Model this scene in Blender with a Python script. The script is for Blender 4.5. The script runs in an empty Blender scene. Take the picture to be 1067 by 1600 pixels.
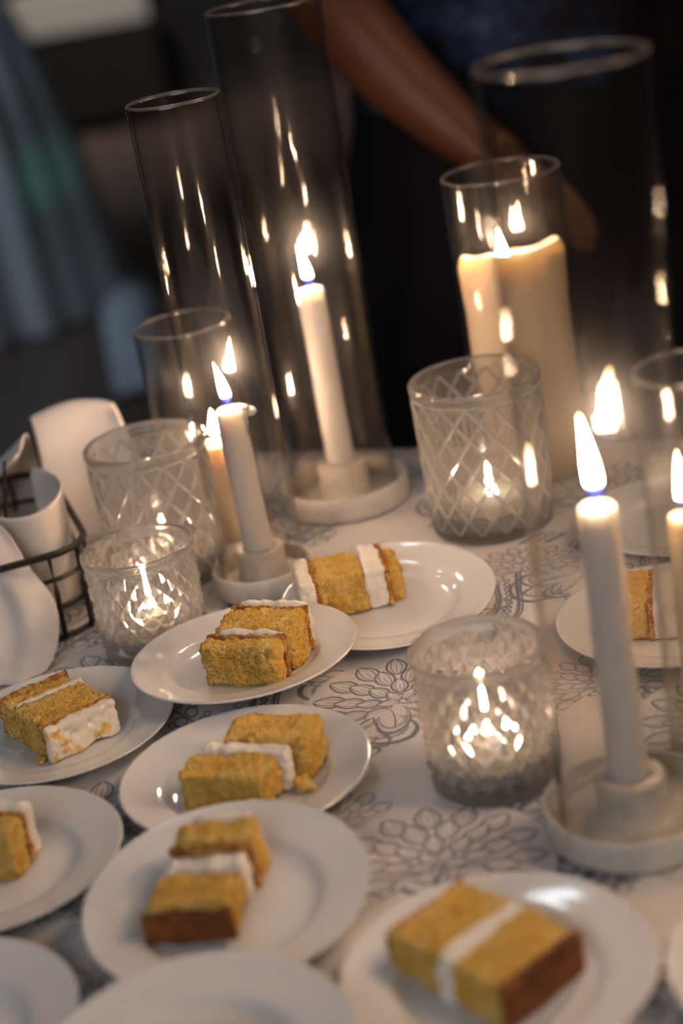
import bpy, bmesh, math, random
from mathutils import Vector, Matrix, noise
random.seed(7)
C = bpy.context.scene
COL = C.collection
PI = math.pi
TZ = 0.75                                   # height of the cloth on the table

# ------------------------------------------------------------------ camera
cd = bpy.data.cameras.new('camera'); cam = bpy.data.objects.new('camera', cd); COL.objects.link(cam)
C.camera = cam
F_PX, PITCH, ROLL = 2763.2, math.radians(21.55), math.radians(9.94)
fw = Vector((0, math.cos(PITCH), -math.sin(PITCH))); up0 = Vector((0, math.sin(PITCH), math.cos(PITCH))); rt0 = Vector((1, 0, 0))
U = math.cos(ROLL)*up0 + math.sin(ROLL)*rt0; R = math.cos(ROLL)*rt0 - math.sin(ROLL)*up0
m = Matrix((R, U, -fw)).transposed().to_4x4(); m.translation = Vector((0, 0, TZ + .5933)); cam.matrix_world = m
cd.sensor_fit = 'VERTICAL'; cd.sensor_height = 36; cd.lens = F_PX*36/1600
cd.clip_start = .02; cd.clip_end = 60
cd.dof.use_dof = True; cd.dof.focus_distance = 1.30; cd.dof.aperture_fstop = 2.7

# ------------------------------------------------------------------ world, lamps, exposure
w = bpy.data.worlds.new('world'); C.world = w; w.use_nodes = True
w.node_tree.nodes['Background'].inputs[0].default_value = (.05, .06, .08, 1); w.node_tree.nodes['Background'].inputs[1].default_value = .2
def area(name, loc, target, sx, sy, power, col, spread=180):
    d = bpy.data.lights.new(name, 'AREA'); d.shape = 'RECTANGLE'; d.size = sx; d.size_y = sy; d.energy = power; d.color = col
    d.spread = math.radians(spread)
    o = bpy.data.objects.new(name, d); COL.objects.link(o); o.location = loc
    o.rotation_euler = (Vector(target) - Vector(loc)).to_track_quat('-Z', 'Y').to_euler(); return o
area('fill_light_front', (-.9, -1.5, 2.3), (0, 1, .75), 2.0, 1.2, 21, (.93, .96, 1.0))  # unseen fill lamp added behind the camera to lift the table
area('fill_light_warm', (1.5, .9, 2.4), (.15, 1.1, .75), .9, .7, 3.2, (1.0, .66, .40), 75)  # unseen lamp added at right to warm the cloth around the candles
area('ceiling_light_right', (-.24, 2.26, 2.92), (0, 1.1, .75), .30, .20, 3.5, (.80, .90, 1.0))
area('ceiling_light_hall', (-2.2, 4.2, 2.9), (-.9, 5.7, .3), .8, .5, 12, (.62, .80, 1.0), 120)
sp_d = bpy.data.lights.new('teal_spot', 'SPOT'); sp_d.energy = 5; sp_d.color = (.05, .9, .6); sp_d.spot_size = math.radians(11); sp_d.spot_blend = 1; sp_d.shadow_soft_size = .03  # unseen spot added to put a teal highlight on the gown
sp_o = bpy.data.objects.new('teal_spot', sp_d); COL.objects.link(sp_o); sp_o.location = (-.45, 4.0, .5); sp_o.rotation_euler = (Vector((-.70, 5.35, .46)) - Vector((-.45, 4.0, .5))).to_track_quat('-Z', 'Y').to_euler()
area('ceiling_light_back', (-.9, 7.9, 2.9), (-.85, 9, .5), .6, .4, 11, (1.0, .94, .86), 90)
C.view_settings.view_transform = 'Standard'; C.view_settings.look = 'None'
C.view_settings.exposure = 0.0; C.view_settings.gamma = 1.0; C.view_settings.use_curve_mapping = False
cy = C.cycles
cy.max_bounces = 20; cy.transmission_bounces = 20; cy.transparent_max_bounces = 40; cy.glossy_bounces = 5; cy.diffuse_bounces = 3
cy.caustics_reflective = False; cy.caustics_refractive = True; cy.blur_glossy = .6; cy.sample_clamp_indirect = 5.0; cy.sample_clamp_direct = 0

# ------------------------------------------------------------------ materials
class V:
    """tiny node-expression helper: arithmetic on V builds Math nodes"""
    nt = None
    def __init__(s, sock): s.s = sock
def mth(op, *a):
    n = V.nt.nodes.new('ShaderNodeMath'); n.operation = op
    for i, x in enumerate(a):
        if isinstance(x, V): V.nt.links.new(x.s, n.inputs[i])
        else: n.inputs[i].default_value = float(x)
    return V(n.outputs[0])
for nm, op in (('add', 'ADD'), ('sub', 'SUBTRACT'), ('mul', 'MULTIPLY'), ('truediv', 'DIVIDE'), ('pow', 'POWER'), ('lt', 'LESS_THAN'), ('gt', 'GREATER_THAN')):
    setattr(V, f'__{nm}__', lambda a, b, op=op: mth(op, a, b)); setattr(V, f'__r{nm}__', lambda a, b, op=op: mth(op, b, a))
V.__neg__ = lambda a: mth('MULTIPLY', a, -1)
V.__abs__ = lambda a: mth('ABSOLUTE', a)
fmin = lambda a, b: mth('MINIMUM', a, b); fmax = lambda a, b: mth('MAXIMUM', a, b)
fsin = lambda a: mth('SINE', a); fcos = lambda a: mth('COSINE', a); frac = lambda a: mth('FRACT', a)
fatan2 = lambda a, b: mth('ARCTAN2', a, b); fsqrt = lambda a: mth('SQRT', a)
def sstep(lo, hi, x):
    n = V.nt.nodes.new('ShaderNodeMapRange'); n.interpolation_type = 'SMOOTHSTEP'
    n.inputs[1].default_value = lo; n.inputs[2].default_value = hi; V.nt.links.new(x.s, n.inputs[0]); return V(n.outputs[0])

class M:
    """material builder"""
    def __init__(s, name):
        s.m = bpy.data.materials.new(name); s.m.use_nodes = True; s.t = s.m.node_tree; s.t.nodes.clear(); s.out = s.n('OutputMaterial')
    def n(s, t, **kw):
        x = s.t.nodes.new('ShaderNode' + t)
        for k, v in kw.items(): setattr(x, k, v)
        return x
    def l(s, a, b): s.t.links.new(a, b)
    def coord(s, which='Object', scale=(1, 1, 1)):
        c = s.n('TexCoord'); mp = s.n('Mapping'); s.l(c.outputs[which], mp.inputs[0]); mp.inputs['Scale'].default_value = scale; return mp.outputs[0]
    def noise(s, scale, detail=4, rough=.6, vec=None):
        x = s.n('TexNoise'); x.inputs['Scale'].default_value = scale; x.inputs['Detail'].default_value = detail; x.inputs['Roughness'].default_value = rough
        s.l(vec if vec is not None else s.coord(), x.inputs['Vector']); return x.outputs[0]
    def ramp(s, fac, stops):
        r = s.n('ValToRGB'); e = r.color_ramp.elements
        while len(e) < len(stops): e.new(.5)
        for el, (p, c) in zip(e, stops): el.position = p; el.color = (*c, 1) if len(c) == 3 else c
        s.l(fac, r.inputs[0]); return r.outputs[0]
    def bsdf(s, color=None, rough=.5, spec=.5, **kw):
        b = s.n('BsdfPrincipled'); b.inputs['Roughness'].default_value = rough; b.inputs['Specular IOR Level'].default_value = spec
        if isinstance(color, tuple): b.inputs['Base Color'].default_value = (*color, 1)
        elif color is not None: s.l(color, b.inputs['Base Color'])
        for k, v in kw.items(): b.inputs[k].default_value = v
        s.l(b.outputs[0], s.out.inputs[0]); s.b = b; return b
    def bump(s, h, strength=.3, dist=.001):
        x = s.n('Bump'); x.inputs['Strength'].default_value = strength; x.inputs['Distance'].default_value = dist; s.l(h, x.inputs['Height'])
        s.l(x.outputs[0], s.b.inputs['Normal'])

def plain(name, col, rough=.5, spec=.5, var=.08, nscale=20, bump=0, bdist=.001, **kw):
    k = M(name); f = k.noise(nscale)
    lo = tuple(max(0, c*(1-var)) for c in col); hi = tuple(min(1, c*(1+var)) for c in col)
    k.bsdf(k.ramp(f, [(.3, lo), (.7, hi)]), rough, spec, **kw)
    if bump: k.bump(k.noise(nscale*6), bump, bdist)
    return k.m

porcelain = plain('porcelain', (.74, .74, .75), .09, .5, .02, 8)
def sponge_mat():
    k = M('sponge'); co = k.coord()
    f = k.noise(60, 5, .65, co); col = k.ramp(f, [(.25, (.70, .37, .06)), (.5, (.86, .54, .13)), (.75, (.93, .70, .29))])
    v = k.n('TexVoronoi'); v.inputs['Scale'].default_value = 420; k.l(co, v.inputs['Vector'])
    g = k.noise(900, 3, .7, co)
    pore = k.n('MapRange'); pore.inputs[1].default_value = .05; pore.inputs[2].default_value = .45; k.l(v.outputs['Distance'], pore.inputs[0])
    V.nt = k.t; h = V(pore.outputs[0])*.7 + V(g)*.6
    mx = k.n('Mix', data_type='RGBA', blend_type='MULTIPLY'); mx.inputs[0].default_value = .6
    k.l(col, mx.inputs[6]); k.l(k.ramp(h.s, [(.15, (.60, .40, .20)), (.55, (1, 1, 1))]), mx.inputs[7])
    k.bsdf(mx.outputs[2], .85, .15); k.bump(h.s, 1.0, .0022); return k.m
sponge = sponge_mat()
def crust_mat():
    k = M('crust'); f = k.noise(130, 4, .7)
    k.bsdf(k.ramp(f, [(.32, (.20, .06, .014)), (.5, (.42, .17, .04)), (.62, (.72, .44, .12))]), .7, .25); k.bump(k.noise(600), .6, .001); return k.m
crust = crust_mat()
dark_crust = plain('dark_crust', (.20, .065, .016), .6, .3, .5, 60, .5, .001)
sm_k = M('smeared_buttercream'); sf = sm_k.noise(75, 3, .6)
sm_k.bsdf(sm_k.ramp(sf, [(.40, (.86, .80, .70)), (.56, (.84, .77, .64)), (.62, (.80, .54, .18)), (.72, (.62, .32, .07))]), .6, .3); sm_k.bump(sm_k.noise(160), .6, .002); smeared = sm_k.m
frosting = plain('buttercream', (.86, .80, .70), .45, .4, .05, 60, .35, .0008)
marble_k = M('marble'); f_ = marble_k.noise(28, 6, .65)
marble_k.bsdf(marble_k.ramp(f_, [(.28, (.46, .41, .36)), (.48, (.70, .64, .57)), (.75, (.78, .73, .66))]), .38, .45); marble_k.bump(marble_k.noise(160), .15, .0006); marble = marble_k.m
def wax_mat(name, col, sss=.6, rad=(.012, .008, .005), ribs=False):
    k = M(name); f = k.noise(25)
    k.bsdf(k.ramp(f, [(.3, tuple(c*.95 for c in col)), (.7, col)]), .42, .4)
    k.b.inputs['Subsurface Weight'].default_value = sss; k.b.inputs['Subsurface Radius'].default_value = rad; k.b.inputs['Subsurface Scale'].default_value = 1.0
    k.bump(k.noise(120), .08, .001); return k.m
wax_white = wax_mat('white_wax', (.80, .77, .75), .75, (.018, .014, .011))
wax_ivory = wax_mat('ivory_wax', (.90, .75, .54), .6, (.016, .0145, .012))
wax_tea = wax_mat('tealight_wax', (.95, .86, .66), .8, (.02, .014, .008))
wick_mat = plain('wick', (.03, .022, .018), .9, .2)
wire_mat = plain('black_wire', (.012, .011, .011), .38, .5)
tin_mat = plain('tealight_cup', (.75, .72, .66), .25, .5, Metallic=.85)

def flame_mat(name, power):
    k = M(name); c = k.n('TexCoord'); s = k.n('SeparateXYZ'); k.l(c.outputs['Generated'], s.inputs[0])
    col = k.ramp(s.outputs[2], [(0, (.05, .12, 1)), (.16, (.10, .2, 1)), (.22, (1, .64, .43)), (.75, (1, .70, .47)), (1, (1, .50, .20))])
    st = k.ramp(s.outputs[2], [(0, (.0016,)*3), (.17, (.0028,)*3), (.21, (.02,)*3), (.27, (.9,)*3), (.6, (1,)*3), (.88, (.55,)*3), (1, (.12,)*3)])
    V.nt = k.t; stv = V(st)*power
    e = k.n('Emission'); k.l(col, e.inputs[0]); k.l(stv.s, e.inputs[1])
    t = k.n('BsdfTransparent'); mx = k.n('MixShader'); a = k.ramp(s.outputs[2], [(0, (.25,)*3), (.2, (.85,)*3), (.9, (.9,)*3), (1, (.5,)*3)])
    k.l(a, mx.inputs[0]); k.l(t.outputs[0], mx.inputs[1]); k.l(e.outputs[0], mx.inputs[2]); k.l(mx.outputs[0], k.out.inputs[0]); return k.m
flame_big = flame_mat('flame', 620); flame_small = flame_mat('small_flame', 1000)

def thin_glass(name, tint, rough, bump, extra=0.0):
    """thin blown glass: straight transmission plus a Schlick reflection"""
    k = M(name); g = k.n('NewGeometry'); d = k.n('VectorMath', operation='DOT_PRODUCT'); k.l(g.outputs['Normal'], d.inputs[0]); k.l(g.outputs['Incoming'], d.inputs[1])
    V.nt = k.t; cs = abs(V(d.outputs['Value'])); f = .045 + extra + (.95 - extra)*mth('POWER', 1 - cs, 4.6)
    t = k.n('BsdfTransparent'); V.nt = k.t
    sm = k.n('BsdfGlossy'); sm.inputs['Roughness'].default_value = .38
    edge = k.n('Mix', data_type='RGBA'); edge.inputs[6].default_value = (*[c*.25 for c in tint], 1); edge.inputs[7].default_value = (*tint, 1)  # tint darkened towards the silhouette, imitating refraction stripes at the glass edge
    k.l(sstep(.0, .27, cs).s, edge.inputs[0]); k.l(edge.outputs[2], t.inputs[0])
    gl = k.n('BsdfGlossy'); gl.inputs['Roughness'].default_value = rough
    vec = k.coord('Object', (1, 1, .12)); b = k.n('Bump'); b.inputs['Strength'].default_value = bump; b.inputs['Distance'].default_value = .002
    k.l(k.noise(85, 2, .5, vec), b.inputs['Height']); k.l(b.outputs[0], gl.inputs['Normal'])
    mx = k.n('MixShader'); k.l(fmin(f, V_const(k, .9)).s, mx.inputs[0]); k.l(gl.outputs[0], mx.inputs[2])
    m2 = k.n('MixShader'); m2.inputs[0].default_value = .007;  k.l(t.outputs[0], m2.inputs[1]); k.l(sm.outputs[0], m2.inputs[2]); k.l(m2.outputs[0], mx.inputs[1]); k.l(mx.outputs[0], k.out.inputs[0]); return k.m
def V_const(k, x):
    n = k.n('Value'); n.outputs[0].default_value = x; return V(n.outputs[0])
glass_thin = thin_glass('clear_blown_glass', (.955, .95, .94), .035, .25)

def rim_mat():
    k = M('polished_glass_rim'); g = k.n('BsdfGlass'); g.inputs['Roughness'].default_value = .10; g.inputs['IOR'].default_value = 1.48
    d = k.n('BsdfTranslucent'); d.inputs[0].default_value = (.9, .87, .82, 1); d2 = k.n('BsdfDiffuse'); d2.inputs[0].default_value = (.9, .87, .82, 1)
    a = k.n('MixShader'); a.inputs[0].default_value = .5; k.l(d.outputs[0], a.inputs[1]); k.l(d2.outputs[0], a.inputs[2])
    mx = k.n('MixShader'); mx.inputs[0].default_value = .13; k.l(g.outputs[0], mx.inputs[1]); k.l(a.outputs[0], mx.inputs[2]); k.l(mx.outputs[0], k.out.inputs[0]); return k.m
rim_glass = rim_mat()
def cut_glass_mat(name='cut_glass', clear=.14, haze=.085, rough=.010):
    k = M(name); g = k.n('BsdfGlass'); g.inputs['Roughness'].default_value = rough; g.inputs['IOR'].default_value = 1.47; g.inputs['Color'].default_value = (.997, .993, .988, 1)
    t = k.n('BsdfTransparent'); t.inputs[0].default_value = (.99, .985, .975, 1)
    mx = k.n('MixShader'); mx.inputs[0].default_value = clear; k.l(g.outputs[0], mx.inputs[1]); k.l(t.outputs[0], mx.inputs[2])
    d = k.n('BsdfTranslucent'); d.inputs[0].default_value = (.95, .92, .88, 1); d2 = k.n('BsdfDiffuse'); d2.inputs[0].default_value = (.95, .92, .88, 1)
    a = k.n('MixShader'); a.inputs[0].default_value = .5; k.l(d.outputs[0], a.inputs[1]); k.l(d2.outputs[0], a.inputs[2])
    m2 = k.n('MixShader'); m2.inputs[0].default_value = haze; k.l(mx.outputs[0], m2.inputs[1]); k.l(a.outputs[0], m2.inputs[2]); k.l(m2.outputs[0], k.out.inputs[0]); return k.m
cut_glass = cut_glass_mat(); cut_groove = cut_glass_mat('cut_glass_groove', .1, .42, .2)

# ------------------------------------------------------------------ object helpers
def tag(o, label=None, cat=None, group=None, kind=None):
    for key, v in (('label', label), ('category', cat), ('group', group), ('kind', kind)):
        if v: o[key] = v
    return o
def link(name, verts, faces, mat=None, parent=None, smooth=True, loc=None, flat=None):
    me = bpy.data.meshes.new(name); me.from_pydata([tuple(v) for v in verts], [], faces); me.validate()
    if smooth: me.polygons.foreach_set('use_smooth', [True]*len(me.polygons))
    if flat:
        for i in flat: me.polygons[i].use_smooth = False
    bm = bmesh.new(); bm.from_mesh(me); bmesh.ops.recalc_face_normals(bm, faces=bm.faces); bm.to_mesh(me); bm.free()
    o = bpy.data.objects.new(name, me); COL.objects.link(o)
    if mat: me.materials.append(mat)
    if parent: o.parent = parent
    if loc: o.location = loc
    return o
def empty(name, loc, rz=0, label=None, cat=None, group=None):
    o = bpy.data.objects.new(name, None); COL.objects.link(o); o.location = loc; o.rotation_euler = (0, 0, rz); o.empty_display_size = .02
    return tag(o, label, cat, group)
def lathe(profile, seg=64, x=0, y=0, wob=None):
    """profile of (r, z); r = 0 gives a pole"""
    vs, fs, rings = [], [], []
    for (r, z) in profile:
        if r < 1e-7: rings.append([len(vs)]); vs.append((x, y, z))
        else:
            rings.append(list(range(len(vs), len(vs)+seg)))
            for i in range(seg):
                a = 2*PI*i/seg; rr = r*(1 + (wob(a, z) if wob else 0)); vs.append((x+rr*math.cos(a), y+rr*math.sin(a), z))
    for A, B in zip(rings, rings[1:]):
        for i in range(seg):
            j = (i+1) % seg
            if len(A) == 1 and len(B) == 1: break
            if len(A) == 1: fs.append((A[0], B[i], B[j]))
            elif len(B) == 1: fs.append((A[i], B[0], A[j]))
            else: fs.append((A[i], B[i], B[j], A[j]))
    return vs, fs
def tube(pts, r, seg=8, closed=False):
    P = [Vector(p) for p in pts]; n = len(P); vs, fs = [], []
    for i, p in enumerate(P):
        a = P[(i-1) % n] if closed or i else p; b = P[(i+1) % n] if closed or i < n-1 else p
        t = (b-a).normalized(); s = t.cross(Vector((0, 0, 1)))
        if s.length < 1e-3: s = Vector((1, 0, 0))
        s.normalize(); q = s.cross(t); rr = r(i/(n-1)) if callable(r) else r
        for k in range(seg):
            c = 2*PI*k/seg; vs.append(p + s*math.cos(c)*rr + q*math.sin(c)*rr)
    for i in range(n if closed else n-1):
        for k in range(seg):
            j = (i+1) % n; fs.append((i*seg+k, i*seg+(k+1) % seg, j*seg+(k+1) % seg, j*seg+k))
    if not closed: fs += [tuple(range(seg)), tuple(range((n-1)*seg, n*seg))]
    return vs, fs
def boxm(x0, x1, y0, y1, z0, z1):
    v = [(x, y, z) for z in (z0, z1) for y in (y0, y1) for x in (x0, x1)]
    return v, [(0, 2, 3, 1), (4, 5, 7, 6), (0, 1, 5, 4), (2, 6, 7, 3), (0, 4, 6, 2), (1, 3, 7, 5)]
def merge(*ms):
    vs, fs = [], []
    for v, f in ms:
        o = len(vs); vs += list(v); fs += [tuple(i+o for i in q) for q in f]
    return vs, fs
def copy_tree(o, parent=None):
    c = o.copy(); COL.objects.link(c); c.parent = parent if parent else o.parent
    for ch in list(o.children): copy_tree(ch, c)
    return c

# ------------------------------------------------------------------ the room
floor_k = M('dark_wood_floor'); fv = floor_k.coord('Object', (1, .12, 1))
floor_k.bsdf(floor_k.ramp(floor_k.noise(6, 5, .6, fv), [(.3, (.085, .055, .042)), (.7, (.17, .115, .09))]), .45, .4)
wall_m = plain('dark_wall', (.035, .033, .036), .9, .2, .2, 3)
def struct(name, v, f, mat):
    return tag(link(name, v, f, mat, smooth=False), kind='structure')
X0, X1, Y0, Y1, ZC = -4.2, 4.2, -2.2, 9.8, 3.0
struct('floor', *boxm(X0, X1, Y0, Y1, -.1, 0), floor_k.m)
struct('ceiling', *boxm(X0, X1, Y0, Y1, ZC, ZC+.1), wall_m)
struct('wall_back', *boxm(X0, X1, Y1, Y1+.1, 0, ZC), wall_m)
struct('wall_front', *boxm(X0, X1, Y0-.1, Y0, 0, ZC), wall_m)
struct('wall_left', *boxm(X0-.1, X0, Y0, Y1, 0, ZC), wall_m)
struct('wall_right', *boxm(X1, X1+.1, Y0, Y1, 0, ZC), wall_m)
struct('baseboard_back', *boxm(X0, X1, Y1-.02, Y1, 0, .12), plain('baseboard_paint', (.05, .045, .042), .5))

# ------------------------------------------------------------------ table and printed cloth
TA = math.radians(-23.2); tu = Vector((math.cos(TA), math.sin(TA), 0)); tv = Vector((-math.sin(TA), math.cos(TA), 0))
UW, V0, V1 = .95, .20, 1.537
tc = tv*((V0+V1)/2)
tb = empty('banquet_table', (tc.x, tc.y, 0), TA, 'folding table under the printed cloth, only its covered top edge showing', 'table')
hv = (V1-V0)/2
wood = plain('table_board', (.30, .22, .15), .6)
link('tabletop', *boxm(-UW+.01, UW-.01, -hv+.01, hv-.01, TZ-.035, TZ-.0035), wood, tb, smooth=False)
for sx in (-1, 1):
    for sy in (-1, 1):
        x, y = sx*(UW-.12), sy*(hv-.12); link('leg', *tube([(x, y, 0), (x, y, TZ-.035)], .016, 10), wire_mat, tb)

def cloth_mat():
    k = M('printed_linen'); V.nt = k.t
    c = k.n('TexCoord'); sp = k.n('SeparateXYZ'); k.l(c.outputs['Object'], sp.inputs[0])
    wn = k.n('TexNoise'); wn.inputs['Scale'].default_value = 22; wn.inputs['Detail'].default_value = 2; k.l(c.outputs['Object'], wn.inputs['Vector'])
    ws = k.n('SeparateColor'); k.l(wn.outputs['Color'], ws.inputs[0])
    X = V(sp.outputs[0]) + (V(ws.outputs[0]) - .5)*.0055; Y = V(sp.outputs[1]) + (V(ws.outputs[1]) - .5)*.0055
    T = .215
    line = lambda d, wd: 1 - sstep(wd*.45, wd*1.25, abs(d))
    def tile(x0, y0, rot):
        cr, sr = math.cos(rot), math.sin(rot); dx, dy = X - x0, Y - y0
        u = dx*(cr/T) + dy*(sr/T); v = dy*(cr/T) - dx*(sr/T)
        col = mth('FLOOR', u); v = v + mth('MODULO', abs(col), 2)*.5
        return (frac(u) - .5)*T, (frac(v) - .5)*T
    def polar(x, y): return fsqrt(x*x + y*y), fatan2(x, y)
    def lotus(x, y, s):
        r, th = polar(x, y); r = r*(1/s); out = None
        for R0, R1, n, ph, wd in ((.002, .019, 6, 0, .0056), (.014, .035, 9, .5, .0064), (.027, .051, 12, 0, .0072), (.041, .067, 15, .5, .0078)):
            a = (frac(th*(n/(2*PI)) + ph) - .5)*(2*PI/n); t = fmin(fmax((r - R0)*(1/(R1-R0)), V_const(k, .001)), V_const(k, .999))
            hw = mth('POWER', fsin(t*PI), .75)*wd; d = abs(a)*r; inside = (r > R0)*(r < R1)
            q = fmax(line(d - hw, .0012), line(d - hw*.55, .0007)*.75)*inside; q = fmax(q, line(d, .0006)*inside*(t < .6)*.6)
            fill = (d < hw)*inside
            if out is None: out, cover = q, fill
            else: out = fmax(out, q*(1 - cover)); cover = fmax(cover, fill)
        hat = sstep(.2, .75, fsin(r*900))*(r > .050)*(r < .064)*.22
        return fmax(out, hat*(1 - cover))*(abs(th) < 2.2), (r < .072)*(abs(th) < 2.2)
    def palmette(x, y, s):
        r, th = polar(x, y); r = r*(1/s); out = None
        for n, tw, Rr in ((5, 9, .062), (7, -11, .048)):
            a = th + r*tw; cz = abs(fcos(a*(n/2))); e = mth('POWER', cz, .6)*(Rr*.5) + Rr*.5
            q = fmax(line(r - e, .0022), line(r - e*.86, .0014)*.8)
            q = fmax(q, line(fsin(a*(n/2)), .09)*(r < e*.85)); out = q if out is None else fmax(out, q)
        dots = sstep(.2, .6, fsin(r*1500)*fsin(th*42))*(r < .055)*.5
        return fmax(out, dots)
    def vine(x, y):
        cyv = fsin(x*(2*PI/T*2))*.010; d = y - cyv
        st = line(d, .0016); ux = (frac(x*(1/.018)) - .5)*.018
        l1, _ = polar(ux, abs(d) - .0075); loops = line(l1 - .0058, .0013); l2, _ = polar(ux + .004, abs(d) - .015); loops = fmax(loops, line(l2 - .003, .0011))
        return fmax(st, loops)
    def band(x, y):
        d = y - fsin(x*(2*PI/T))*.016
        e = fmax(line(abs(d) - .0085, .0018), line(abs(d) - .0115, .0010)); ux = (frac(x*(1/.0075)) - .5)*.0075
        dd, _ = polar(ux, d); beads = line(dd - .0025, .0011); hat = (abs(d) > .006)*(abs(d) < .0085)*.6
        return fmax(fmax(e, beads), hat)
    a1, b1 = tile(.020 - T/2, .906 - T/2, 0.0)
    p1, k1 = lotus(a1, b1, 1.0)
    a2, b2 = tile(.030 - T/2, 1.105 - T/2, .25)
    p2 = palmette(a2, b2, 1.05)
    a3, b3 = tile(.0 - T/2, .985 - T/2, -.55); p3 = vine(a3, b3)
    a4, b4 = tile(-.04, 1.00, 1.05); p4 = band(a4, b4)
    a5, b5 = tile(.150 - T/2, 1.30 - T/2, .1); p5, k5 = lotus(a5, b5, .7)
    pat = fmax(p1, fmax(p5*.9, fmax(fmax(p2, p3*.85), p4)*(1 - k5))*(1 - k1))
    blot = sstep(.42, .62, V(k.noise(11, 2, .5, c.outputs['Object'])))
    pat = fmin(pat, V_const(k, 1))*.80 + blot*.12
    base = k.n('Mix', data_type='RGBA'); k.l(pat.s, base.inputs[0]); base.inputs[6].default_value = (.75, .71, .69, 1); base.inputs[7].default_value = (.075, .105, .165, 1)
    wv = k.n('TexWave', wave_type='BANDS', bands_direction='X'); wv.inputs['Scale'].default_value = 260; k.l(c.outputs['Object'], wv.inputs['Vector'])
    wv2 = k.n('TexWave', wave_type='BANDS', bands_direction='Y'); wv2.inputs['Scale'].default_value = 260; k.l(c.outputs['Object'], wv2.inputs['Vector'])
    k.bsdf(base.outputs[2], .85, .2); k.bump((V(wv.outputs[1]) + V(wv2.outputs[1]) + V(k.noise(14))*6).s, .22, .0012)
    return k.m
def tablecloth():
    vs, fs, idx = [], [], {}
    # perimeter rounded rectangle sampled by angle; rings from the centre outwards then down
    per = []; rc = .03
    def seg(a, b, n):
        for i in range(n): per.append((a[0]+(b[0]-a[0])*i/n, a[1]+(b[1]-a[1])*i/n))
    def arc(cx, cy_, a0):
        for i in range(5): per.append((cx+rc*math.cos(a0+i*PI/10), cy_+rc*math.sin(a0+i*PI/10)))
    W_, H_ = UW, hv
    arc(W_-rc, H_-rc, 0); seg((W_-rc, H_), (-W_+rc, H_), 60); arc(-W_+rc, H_-rc, PI/2); seg((-W_, H_-rc), (-W_, -H_+rc), 44)
    arc(-W_+rc, -H_+rc, PI); seg((-W_+rc, -H_), (W_-rc, -H_), 60); arc(W_-rc, -H_+rc, 1.5*PI); seg((W_, -H_+rc), (W_, H_-rc), 44)
    n = len(per); cen = Vector((tc.x, tc.y, 0)); rings = []
    for f in [0.02] + [i/14 for i in range(1, 15)] + [1.0]*9:
        rings.append(f)
    levels = []
    for i, f in enumerate(rings):
        drop = max(0, i-14); levels.append((f, drop))
    for f, d in levels:
        for j, (x, y) in enumerate(per):
            L = math.hypot(x, y); ux, uy = x/L, y/L
            off = 0 if d == 0 else .004 + (.012 + .022*math.sin(j*.55) + .012*math.sin(j*.23+1))*(d/9)
            xx, yy = x*f + ux*off, y*f + uy*off; p = cen + tu*xx + tv*yy
            z = TZ if d == 0 else TZ - .003 - .05*d + .0  # skirt falls 0.45 m
            vs.append((p.x, p.y, z))
    for a in range(len(levels)-1):
        for j in range(n):
            k = (j+1) % n; fs.append((a*n+j, a*n+k, (a+1)*n+k, (a+1)*n+j))
    fs.append(tuple(range(n)))
    o = link('tablecloth', vs, fs, cloth_mat())
    s = o.modifiers.new('thickness', 'SOLIDIFY'); s.thickness = .0014; s.offset = -1
    return tag(o, 'white tablecloth printed with blue-grey paisley and lotus flowers', 'tablecloth')
tablecloth()

# ------------------------------------------------------------------ plates
PR = .085
def plate_mesh():
    prof = [(0, .0045), (.030, .0045), (.045, .0047), (.0505, .0053), (.0535, .0072), (.0560, .0100), (.0580, .0112), (.066, .0126), (.075, .0148), (.0825, .0170), (.0843, .0177),
            (.0850, .0174), (.0849, .0165), (.0835, .0155), (.075, .0122), (.064, .0088), (.056, .0060), (.0500, .0020), (.0490, .0002), (.0465, 0), (.0455, .0016), (.030, .0020), (0, .0020)]
    return lathe(prof, 112)
pv, pf = plate_mesh(); plate_me = None
def plate(x, y, label, z=0, tilt=0, tdir=0):
    """tilt lifts the side of the plate that lies in direction tdir"""
    global plate_me
    if plate_me is None:
        o = link('dessert_plate', pv, pf, porcelain); plate_me = o.data
    else:
        o = bpy.data.objects.new('dessert_plate', plate_me); COL.objects.link(o)
    o.location = (x, y, TZ + .0006 + z); ax = Vector((-math.sin(tdir), math.cos(tdir), 0))
    o.rotation_mode = 'QUATERNION'; o.rotation_quaternion = Matrix.Rotation(-tilt, 3, ax).to_quaternion()
    return tag(o, label, 'plate', 'white dessert plates on the printed cloth')
D = math.radians
plA = plate(.024, 1.262, 'white plate under the slice with frosting at its left end, near the far candle holder', .0045, D(4.5), D(100))
plF = plate(-.228, 1.147, 'white plate at far left under the slice with a frosted side facing right')
plC = plate(-.092, 1.033, 'white plate in the middle under the two-layer slice split by a white frosting line', .0, 0)
plB = plate(-.089, 1.184, 'raised white plate resting on three other rims, in front of the left votive', .0135, D(1.8), D(-80))
plD = plate(-.104, .881, 'white plate under the slice with a dark brown crust facing front', .0085, D(5.2), D(85))
plE = plate(.040, .778, 'white plate at front right under the large slice lying flat')
plG = plate(-.2565, .9755, 'white plate cut by the left edge under the half-seen slice')
plH = plate(-.120, .728, 'white plate at the bottom edge, seen only by its rear rim', .0085, D(5.2), D(85))
plI = plate(-.272, .806, 'white plate in the bottom left corner with nothing visible on it')
plJ = plate(.224, 1.151, 'white plate behind the right taper under the brown-edged slice')
plL = plate(.2745, 1.327, 'shiny white plate behind the others near the far right of the table')
plK = plate(.208, .735, 'white plate sliver at the bottom right edge of the picture')

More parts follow.
